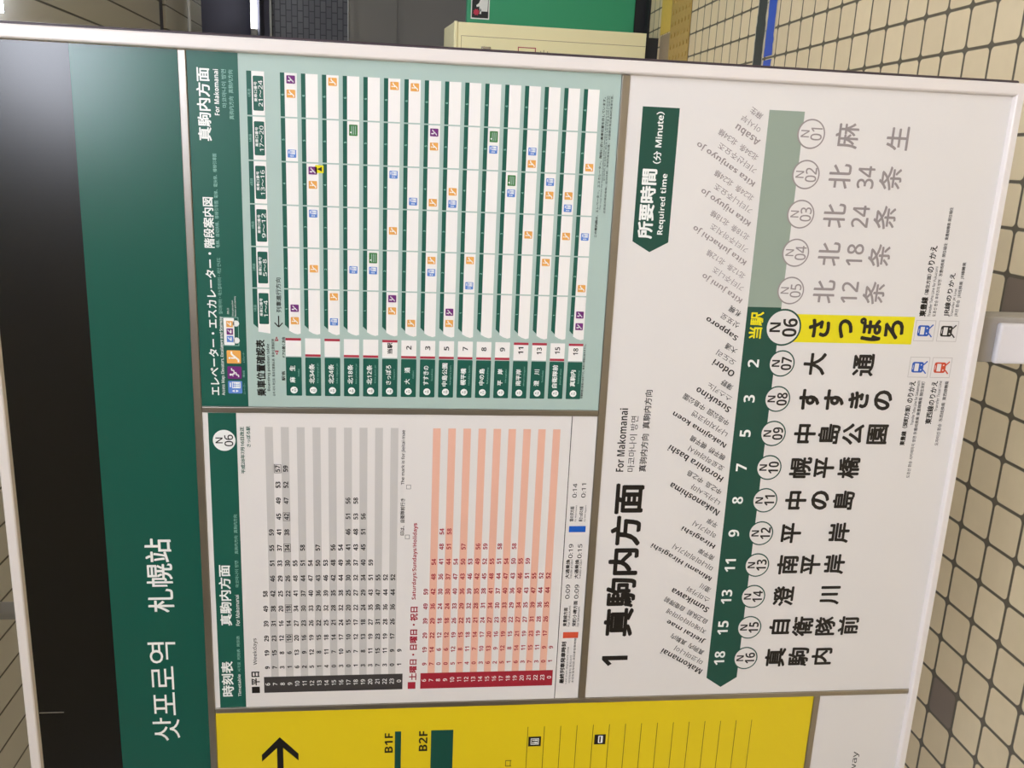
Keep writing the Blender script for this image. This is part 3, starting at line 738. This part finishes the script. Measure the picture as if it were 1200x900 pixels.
# ---------------------------------------------------------------- access guide sheet
def poster(name, x0, x1, z0, z1, label, cat='poster'):
    return thing(name, ((x0 + x1) / 2000, FACE, z0 / 1000), label, cat)
def pictogram(kind, x, z, w, h, parent, name=None, layer=4):
    """small square access symbols: lift, stairs, escalator, slope"""
    b = MB(); L, T = x - w / 2, z - h / 2
    P_ = lambda u, v: (L + u * w, T + v * h)
    base = {'l': 'lift_blue', 's': 'stair_purple', 'e': 'escalator_orange', 'p': 'slope_green', 'y': 'bright_yellow'}[kind]
    rrect(b, L, L + w, T, T + h, .08 * h, base, layer)
    k = layer + 1; wi = 'white_ink'
    if kind == 'l':
        outline(b, *[c for c in (L + .42 * w, L + .92 * w)], T + .12 * h, T + .72 * h, .06 * w, wi, k)
        for u in (.53, .67, .81):
            disc(b, L + u * w, T + .56 * h, .05 * w, wi, k, 10); rect(b, L + (u - .05) * w, L + (u + .05) * w, T + .2 * h, T + .49 * h, wi, k)
        poly(b, [P_(.10, .55), P_(.30, .55), P_(.20, .75)], wi, k); poly(b, [P_(.10, .45), P_(.30, .45), P_(.20, .25)], wi, k)
        rect(b, L + .5 * w, L + .86 * w, T + .8 * h, T + .88 * h, wi, k)
    elif kind == 's':
        pts = [(.14, .22), (.32, .22), (.32, .38), (.50, .38), (.50, .54), (.68, .54), (.68, .70), (.86, .70)]
        for (a, c), (d, e) in zip(pts, pts[1:]):
            stroke(b, L + a * w, T + c * h, L + d * w, T + e * h, .09 * w, wi, k)
        disc(b, L + .34 * w, T + .78 * h, .09 * w, wi, k, 12); stroke(b, L + .34 * w, T + .72 * h, L + .44 * w, T + .48 * h, .11 * w, wi, k + 1)
        stroke(b, L + .2 * w, T + .6 * h, L + .34 * w, T + .66 * h, .06 * w, wi, k)
    elif kind == 'e':
        stroke(b, L + .10 * w, T + .18 * h, L + .32 * w, T + .18 * h, .12 * w, wi, k); stroke(b, L + .28 * w, T + .18 * h, L + .72 * w, T + .66 * h, .13 * w, wi, k)
        stroke(b, L + .70 * w, T + .66 * h, L + .92 * w, T + .66 * h, .12 * w, wi, k)
        disc(b, L + .42 * w, T + .80 * h, .08 * w, wi, k, 12); rect(b, L + .36 * w, L + .48 * w, T + .42 * h, T + .70 * h, wi, k + 1)
    elif kind == 'p':
        for q in (.2, .42, .64): rect(b, L + .12 * w, L + .88 * w, T + q * h, T + (q + .08) * h, 'mint', k)
        disc(b, L + .3 * w, T + .8 * h, .07 * w, wi, k, 10)
    else:
        poly(b, [P_(.2, .2), P_(.8, .2), P_(.5, .8)], 'ink', k)
    nm = name or {'l': 'elevator_pictogram', 's': 'stairs_pictogram', 'e': 'escalator_pictogram', 'p': 'slope_pictogram', 'y': 'caution_pictogram'}[kind]
    return b.build(nm, parent)

g = poster('access_guide_poster', -377, 116, 1160, 1753, 'pale mint poster with a green heading and a table of small coloured access symbols')
b = MB(); sheet(b, -377.4, R_, 1159.8, 1753.2, 'mint'); b.build('sheet', g)
b = MB(); rect(b, -377.2, 115.8, 1686.5, 1753.0, 'deep_green', 1); words(b, 'guide_head'); hb = b.build('heading_band', g)
def pz(z0, z1): return (z0 + z1) / 2, abs(z1 - z0)
pictogram('l', -348, 1704.5, 19, 20, hb); pictogram('s', -326, 1704.8, 19, 20, hb); pictogram('e', -302.5, 1705, 19.5, 20, hb)
b = MB(); rrect(b, -285, -245, 1703, 1718, 1.5, 'white_ink', 3)
disc(b, -278, 1700.5, 4.5, 'white_ink', 3, 18); disc(b, -253, 1700.5, 4.5, 'white_ink', 3, 18)
outline(b, -286, -244, 1697, 1722.5, .7, 'pale_ink', 2)
for xx, mm in ((-276, 'lift_blue'), (-265, 'stair_purple'), (-254, 'escalator_orange')):
    rect(b, xx - 4.6, xx + 4.6, 1705, 1714, mm, 4); rect(b, xx - 2.5, xx + 2.5, 1707, 1709, 'white_ink', 5); stroke(b, xx - 2.5, 1708, xx + 2.5, 1712.5, 1.1, 'white_ink', 5)
b.build('legend_diagram', hb)
b = MB(); words(b, 'guide_title'); b.build('table_title', g)
b = MB()
poly(b, [(-277.5, 1641), (-277.5, 1646.5), (-270.5, 1643.8)], 'bar_red', 2); poly(b, [(-276, 1642.6), (-276, 1645), (-273, 1643.8)], 'mint', 3)
poly(b, [(-292, 1641), (-292, 1646.5), (-299, 1643.8)], 'bar_red', 2); poly(b, [(-293.5, 1642.6), (-293.5, 1645), (-296.5, 1643.8)], 'mint', 3)
b.build('door_side_key', g, label='two small red triangles')
b = MB()
stroke(b, -256, 1640.3, -240.5, 1640.3, 1.6, 'ink', 2); stroke(b, -256.8, 1640.3, -250.5, 1646, 1.6, 'ink', 3); stroke(b, -256.8, 1640.3, -250.5, 1634.6, 1.6, 'ink', 4)
b.build('direction_arrow', g)
def car_x(k): return 94 - 59.15 * k - 57.2, 94 - 59.15 * k      # k = 0 is the car at the sign's end
for k in range(6):
    a, c = car_x(k); b = MB(); nose = 6 if k == 5 else 0
    poly(b, [(a + nose, 1676), (c, 1676), (c, 1669.4), (a, 1669.4)], 'deep_green', 1)
    poly(b, [(a - nose * .9, 1669.2), (c, 1669.2), (c, 1652.4), (a - nose * 1.3, 1652.4)], 'row_white', 1)
    rrect(b, a + 6, c - 6, 1653.8, 1667.6, 1.5, 'deep_green', 2)
    text_em(b, '%d両目' % (6 - k), (a + c) / 2, 1672.7, 4.2, 'pale_ink', 0, 2)
    text_box(b, '乗車口番号', (a + c) / 2 + 2, 1664.2, 26, 4.2, 0, 'white_ink', .02, 3)
    text_box(b, '%d～%d' % (21 - 4 * k, 24 - 4 * k), (a + c) / 2, 1657.8, 34 if k < 4 else 24, 5.6, 0, 'white_ink', .01, 3)
    b.build('car_heading', g)
STN = ['麻　生', '北34条', '北24条', '北18条', '北12条', 'さっぽろ', '大　通', 'すすきの', '中島公園', '幌平橋', '中の島', '平　岸', '南平岸', '澄　川', '自衛隊前', '真駒内']
MIN = ['', '', '', '', '', '当駅', '2', '3', '5', '7', '8', '9', '11', '13', '15', '18']
REDR = {0, 2, 5, 12, 13, 15}
for j in range(16):
    zt = 1631.6 - 27.95 * j
    b = MB()
    rrect(b, -359.8, -301.4, zt - 23.0, zt - .4, 1.2, 'deep_green', 1)
    nm = STN[j]; wide = {3: 26, 4: 30 if j not in (8, 14) else 36}[len(nm)] if len(nm) in (3, 4) else 28
    text_box(b, nm, -327 + (wide - 26) / 4, zt - 9.6, wide, 8.2, 0, 'white_ink', .025, 2)
    text_box(b, NAMES[j][0], -325, zt - 18.4, min(30, 2.3 * len(NAMES[j][0])), 2.6, 0, 'pale_ink', 0, 2)
    disc(b, -351.2, zt - 11.5, 5.2, 'white_ink', 2, 24)
    text_box(b, 'N', -351.2, zt - 9.4, 2.2, 2.2, 0, 'ink', .01, 3); text_box(b, '%02d' % (j + 1), -351.2, zt - 13.2, 4.4, 2.8, 0, 'ink', .01, 3)
    row = b.build('table_row', g)
    b = MB(); rrect(b, -300, -272.8, zt - 22.6, zt - .4, .8, 'row_white', 1)
    if j != 99:
        rx = (-276.4, -272.8) if j in REDR else (-300, -296.6)
        rect(b, rx[0], rx[1], zt - 22.6, zt - .4, 'bar_red', 2)
    if MIN[j]: text_box(b, MIN[j], -285.2 if j in REDR else -284, zt - 11.5, 17 if j == 5 else (6 if len(MIN[j]) == 1 else 11), 7.6, 0, 'ink', .03, 2)
    b.build('minutes_cell', row)
    for k in range(6):
        a, c = car_x(k); b = MB(); nose = 1 if k == 5 else 0
        poly(b, [(a + 5.5 * nose, zt), (c, zt), (c, zt - 5.8), (a, zt - 5.8)], 'deep_green', 1)
        if nose:
            poly(b, [(a - 3, zt - 6), (c, zt - 6), (c, zt - 22.4), (a - 7, zt - 22.4), (a - 8.3, zt - 18), (a - 6.5, zt - 12)], 'row_white', 1)
        else: rect(b, a, c, zt - 6, zt - 22.4, 'row_white', 1)
        text_em(b, str(6 - k), (a + c) / 2, zt - 3, 4.6, 'pale_ink', .02, 2)
        b.build('car_cell', row)
    for kind, jj, x, z in ICONS:
        if jj == j:
            big = kind == 'p'
            pictogram(kind, x, z if kind == 'y' else zt - 14.3, 15 if big else 10.6, 11.5, row)
b = MB(); words(b, 'guide_note'); b.build('fine_print', g)

# ---------------------------------------------------------------- timetable
WD = ['9 19 29 39 49 58', '7 15 23 31 38 42 46 51 55 59', '3 8 12 16 20 25 29 33 37 41 45 49 53 57', '1 6 10 14 18 22 26 30 34 38 42 47 52 59', '6 13 20 27 34 41 48 55', '2 9 16 23 30 37 44 51 58', '5 12 19 26 33 40 47 54', '1 8 15 22 29 36 43 50 57', '4 11 18 25 32 39 46 53', '0 7 14 21 28 35 42 48 56', '3 10 17 24 32 38 44 49 54', '0 5 10 15 20 25 30 36 41 46 51 56', '1 7 12 17 22 27 32 37 43 48 53 58', '3 8 13 18 24 29 34 40 45 51 56', '3 11 19 27 35 43 51 59', '7 15 23 31 39 47 55', '3 11 19 28 36 44 52', '0 9 17 26 36 44 52', '1 9']
HD = ['9 19 29 39 49 59', '7 14 22 29 36 42 48 54', '0 6 12 18 24 30 36 41 48 54', '0 6 12 18 24 30 37 44 51 58', '5 12 19 26 33 40 47 54', '1 8 15 22 29 36 43 50 57', '4 11 18 25 32 39 46 53', '0 7 14 21 28 35 42 49 56', '3 10 17 24 31 38 45 52 59', '6 13 20 27 34 41 48 55', '2 9 16 23 30 37 44 51 58', '5 12 19 26 33 40 47 54', '1 8 15 22 29 36 43 50 58', '6 14 21 27 34 40 46 55', '3 11 19 27 35 43 51 59', '7 15 23 31 39 47 55', '3 11 19 28 36 44 52', '0 9 17 26 35 44 52', '1 9']
HOURS = [6, 7, 8, 9, 10, 11, 12, 13, 14, 15, 16, 17, 18, 19, 20, 21, 22, 23, 0]
BOXED = {(2, 57), (3, 10), (3, 18), (3, 34), (3, 42)}
tt = poster('timetable_poster', -884, -387, 1160, 1753, 'white timetable poster with grey and pink striped columns of departure minutes')
b = MB(); sheet(b, -883.7, -387.3, 1159.8, 1753.2, 'white_paper'); b.build('sheet', tt)
b = MB(); rect(b, -883.4, -387.6, 1704.8, 1745.3, 'deep_green', 1); words(b, 'time_head'); hb = b.build('heading_band', tt)
b = MB(); disc(b, -430.3, 1723.2, 16.4, 'white_ink', 2); text_em(b, 'N', -430.3, 1730.6, 14, 'ink', .012, 3, 1.1); text_em(b, '06', -430.3, 1716.6, 17, 'ink', .012, 3, 1.0)
b.build('station_badge', hb, label='white round badge with station number')
b = MB(); words(b, 'time_date'); b.build('date_note', tt)
def table(name, ztop, pitch, data, hour_m, stripe_m, num_m, heading, sq):
    b = MB()
    for i in range(1, 19, 2): rect(b, -829.5, -408.8, ztop - pitch * i, ztop - pitch * (i + 1), stripe_m, 1)
    tb = b.build(name, tt)
    b = MB(); rect(b, -858.4, -829.5, ztop, ztop - pitch * 19, hour_m, 1)
    for i, hh in enumerate(HOURS): text_em(b, str(hh), -842.8, ztop - pitch * (i + .5), 9.2, 'white_ink', .015, 2)
    b.build('hour_column', tb)
    b = MB()
    for i, line in enumerate(data):
        zc = ztop - pitch * (i + .5)
        for n, q in enumerate(line.split()):
            x = -812.6 + 26.0 * n; text_em(b, q, x, zc, 9.6, num_m, .032, 2)
            if data is WD and (i, int(q)) in BOXED: outline(b, x - 7, x + 7, zc - 5.2, zc + 5.2, .6, num_m, 3)
    b.build('departure_minutes', tb)
    b = MB(); words(b, heading); rect(b, *sq, num_m, 2); b.build('table_heading', tb)
    return tb
table('weekday_table', 1675.6, 11.637, WD, 'charcoal', 'stripe_grey', 'ink', 'weekday_title', (-858.3, -846.8, 1682.5, 1695))
table('holiday_table', 1425.3, 11.58, HD, 'crimson', 'stripe_pink', 'red_ink', 'holiday_title', (-858, -845.4, 1433.2, 1445.8))
b = MB(); words(b, 'mark_note'); outline(b, -591, -584, 1446.7, 1453.7, .6, 'ink', 2); outline(b, -507.5, -500.5, 1446, 1453, .6, 'ink', 2); b.build('mark_note', tt)
b = MB(); rect(b, -883.4, -387.6, 1199.2, 1200.2, 'ink', 2); words(b, 'time_foot'); ft = b.build('footer_note', tt)
b = MB(); rect(b, -770.5, -759.5, 1166.5, 1192, 'key_red', 2); b.build('colour_key', ft, label='orange red colour block')
b = MB(); rect(b, -581, -570.5, 1166.5, 1193.5, 'key_blue', 2); b.build('colour_key', ft, label='blue colour block')

# ---------------------------------------------------------------- line map
lm = poster('line_map_poster', -884, 116, 564, 1147, 'large white route map poster with green arrow, round station badges and a yellow current stop')
b = MB(); sheet(b, -883.7, R_, BOT, 1147.4, 'white_paper'); b.build('sheet', lm)
b = MB(); words(b, 'map_number'); b.build('platform_number', lm)
b = MB(); words(b, 'map_title'); b.build('map_heading', lm)
b = MB(); poly(b, [(75, 1126), (75, 1071.5), (-116.3, 1071.5), (-131.5, 1099), (-116.3, 1126)], 'route_green', 1); words(b, 'time_banner')
b.build('time_banner', lm, label='dark green arrow-ended banner with white lettering')
ZA, ZB = 937.8, 884
b = MB(); rect(b, -209.6, 79.3, ZB, ZA, 'route_grey', 1); poly(b, [(-209.6, ZA), (-209.6, ZB), (-852, ZB), (-870.3, (ZA + ZB) / 2), (-852, ZA)], 'route_green', 1)
text_box(b, '当駅', -238, 921, 42, 21, 0, 'bright_yellow', .03, 2)
MX = [-298.4, -355.6, -412.8, -470.2, -526.8, -584.6, -642.2, -699.3, -756.9, -814.3]
for x, q in zip(MX, MIN[6:]): text_em(b, q, x, 918.6, 25, 'white_ink', .03, 2)
b.build('route_arrow', lm)
BX = [48.6, -9.6, -67.5, -125.2, -182.9, -240.4, -297.7, -355.4, -412.6, -470.2, -526.8, -584.8, -641.8, -699.3, -757, -815.3]
VERT = {0: [('麻', 814.9), ('生', 735.5)], 1: [('北', 817.5), ('34', 776.5), ('条', 737.5)], 2: [('北', 818), ('24', 776.8), ('条', 737.5)], 3: [('北', 818.4), ('18', 777), ('条', 737.5)], 4: [('北', 818.6), ('12', 777.2), ('条', 737.5)],
        5: [('さ', 818.5), ('っ', 775.3), ('ぽ', 734.3), ('ろ', 695.1)], 6: [('大', 818.4), ('通', 736.9)], 7: [('す', 819.2), ('す', 778.2), ('き', 737.1), ('の', 695.4)], 8: [('中', 819.2), ('島', 778.5), ('公', 737.9), ('園', 695.8)],
        9: [('幌', 819), ('平', 778.5), ('橋', 736.4)], 10: [('中', 819.8), ('の', 778), ('島', 737.4)], 11: [('平', 820), ('岸', 737)], 12: [('南', 819.2), ('平', 778.5), ('岸', 737.1)], 13: [('澄', 819.2), ('川', 736.6)],
        14: [('自', 818.8), ('衛', 777.5), ('隊', 737.2), ('前', 695.6)], 15: [('真', 819.6), ('駒', 778), ('内', 735.6)]}
b = MB(); poly(b, [(-219, 872), (-219, 662.8), (-263.3, 662.8), (-263.3, 872)], 'bright_yellow', 1); b.build('current_station_panel', lm, label='bright yellow strip under the current station name')
for j in range(16):
    grey = j < 5; cur = j == 5; x = BX[j]; zc = 877.3 if cur else (870.4 + .5 * min(j, 4) if grey else 872.7)
    r = 29.2 if cur else 21.3
    b = MB(); disc(b, x, zc, r, 'grey_ink' if grey else 'route_green', 3, 48); disc(b, x, zc, r - (2.8 if cur else 2.1), 'white_paper', 4, 48)
    tm = 'grey_ink' if grey else 'ink'; k = 29.2 / 21.3 if cur else 1
    text_em(b, 'N', x, zc + 9.6 * k, 17.5 * k, tm, .022 if not grey else .012, 5, 1.0); text_em(b, '%02d' % (j + 1), x, zc - 7.8 * k, 23.5 * k, tm, .022 if not grey else .013, 5, .84)
    b.build('station_badge', lm, label='round badge of the current station, largest and bold' if cur else ('pale grey round station badge' if grey else 'round station badge with green rim'))
    b = MB()
    for ch, z in VERT[j]:
        if ch.isdigit(): text_box(b, ch, x, z, 33, 27, 0, tm, .016, 3)
        elif ch == 'っ': text_em(b, 'つ', x, z, 33, tm, .048, 3, 1.0, res=4)
        else: text_em(b, ch, x, z, 37.5 if j != 5 else 38, tm, (.031 if ord(ch) > 0x3100 else .040) if not grey else .016, 3, 1.0, res=3)
    b.build('station_name', lm)
    e, kk, cc, n = NAMES[j]; b = MB(); sx = 33 - 58.2 * j + (.05 * j)
    a = math.radians(59.5); ca, sa = math.cos(a), math.sin(a)
    for q, dx, ht, ww, wt in ((e, 0, 10.5, n, .026), (kk, 18.5, 9.6, n * .0 + len(kk) * 11.6, 0), (cc, 36.5, 9.6, 0, .006)):
        if not ww:
            vs, fs, g0, g1, h0, h1 = glyphs(q, wt, 2); ww = (g1 - g0) * 10.6
        text_box(b, q, sx + dx + ca * ww / 2 - sa * 1.5, 948.5 + sa * ww / 2, ww, ht, 59.5, tm if not (grey is False and q is kk) else 'ink', wt, 2)
    b.build('name_caption', lm)
def train(x0, z1, s, m, parent):
    """boxed train front: rounded body, windscreen, lamps and splayed rails"""
    b = MB(); outline(b, x0, x0 + s, z1 - s, z1, .8, 'line_grey', 1)
    cx = x0 + s / 2; zt, zb = z1 - .14 * s, z1 - .72 * s; hw = .26 * s
    rrect(b, cx - hw, cx + hw, zb, zt, .10 * s, m, 2)
    rrect(b, cx - hw * .72, cx + hw * .72, zt - .34 * s, zt - .13 * s, .02 * s, 'white_paper', 3); rect(b, cx - .10 * s, cx + .10 * s, zt - .07 * s, zt - .045 * s, 'white_paper', 3)
    for d in (-1, 1):
        disc(b, cx + d * .12 * s, zb + .12 * s, .035 * s, 'white_paper', 3, 12); stroke(b, cx + d * .12 * s, zb + .01 * s, cx + d * .30 * s, zb - .16 * s, .06 * s, m, 4)
    return b.build('train_pictogram', parent)
for key, x0, z1, m, label in (('transfer_a', -257.4, 660, 'train_blue', 'transfer note with a blue train symbol under the current stop'), ('transfer_b', -257.4, 621.2, 'ink', 'transfer note with a black train symbol'),
                              ('transfer_c', -316.7, 659.8, 'train_blue', 'transfer note with a blue train symbol under the second stop'), ('transfer_d', -316.7, 621.8, 'train_red', 'transfer note with a red train symbol')):
    b = MB(); words(b, key); o = b.build('transfer_note', lm, label=label); train(x0, z1, 33.5, m, o)

# ---------------------------------------------------------------- yellow area guide and white notice
ag = poster('area_guide_poster', -1690, -893, 739, 1753, 'yellow area guide poster with a black arrow and green floor bars')
b = MB(); sheet(b, L_, -893.3, 739.2, 1753.2, 'yellow')
for i in range(15):
    z = 1241.9 - 28.2 * i; rect(b, -1640, -937.2, z - .45, z + .45, 'ink', 1)
words(b, 'gate'); b.build('sheet', ag)
b = MB(); stroke(b, -1012, 1653, -950, 1653, 10, 'ink', 1)
poly(b, [(-941.5, 1653), (-974, 1682.5), (-987, 1682.5), (-957, 1653)], 'ink', 2); poly(b, [(-941.5, 1653), (-974, 1623.5), (-987, 1623.5), (-957, 1653)], 'ink', 3)
b.build('direction_arrow', ag)
for key, z0, z1 in (('floor_b1', 1455.3, 1465.6), ('floor_b2', 1368.3, 1405.5)):
    b = MB(); rect(b, -1640, -938, z0, z1, 'route_green', 1); words(b, key); b.build('floor_bar', ag, label='dark green bar with floor number')
b = MB(); rect(b, -975.5, -956.5, 1218.5, 1240, 'ink', 2); outline(b, -972, -960, 1222, 1236, 1.2, 'white_ink', 3)
for u in (-968.5, -963.5): rect(b, u - 1.3, u + 1.3, 1224, 1230, 'white_ink', 3); disc(b, u, 1232, 1.4, 'white_ink', 3, 10)
b.build('elevator_pictogram', ag)
b = MB(); rect(b, -976, -956.5, 1106, 1125.5, 'ink', 2); rrect(b, -973.5, -959, 1111, 1119, 1.5, 'white_ink', 3); rect(b, -972, -960.5, 1114.5, 1117, 'ink', 4)
b.build('bus_pictogram', ag)
nt_ = poster('notice_poster', -1690, -893, 564, 728, 'white notice sheet below the yellow poster in the bottom of the frame')
b = MB(); sheet(b, L_, -893.3, BOT, 727.8, 'white_paper'); b.build('sheet', nt_)
b = MB(); words(b, 'notice'); b.build('lettering', nt_)
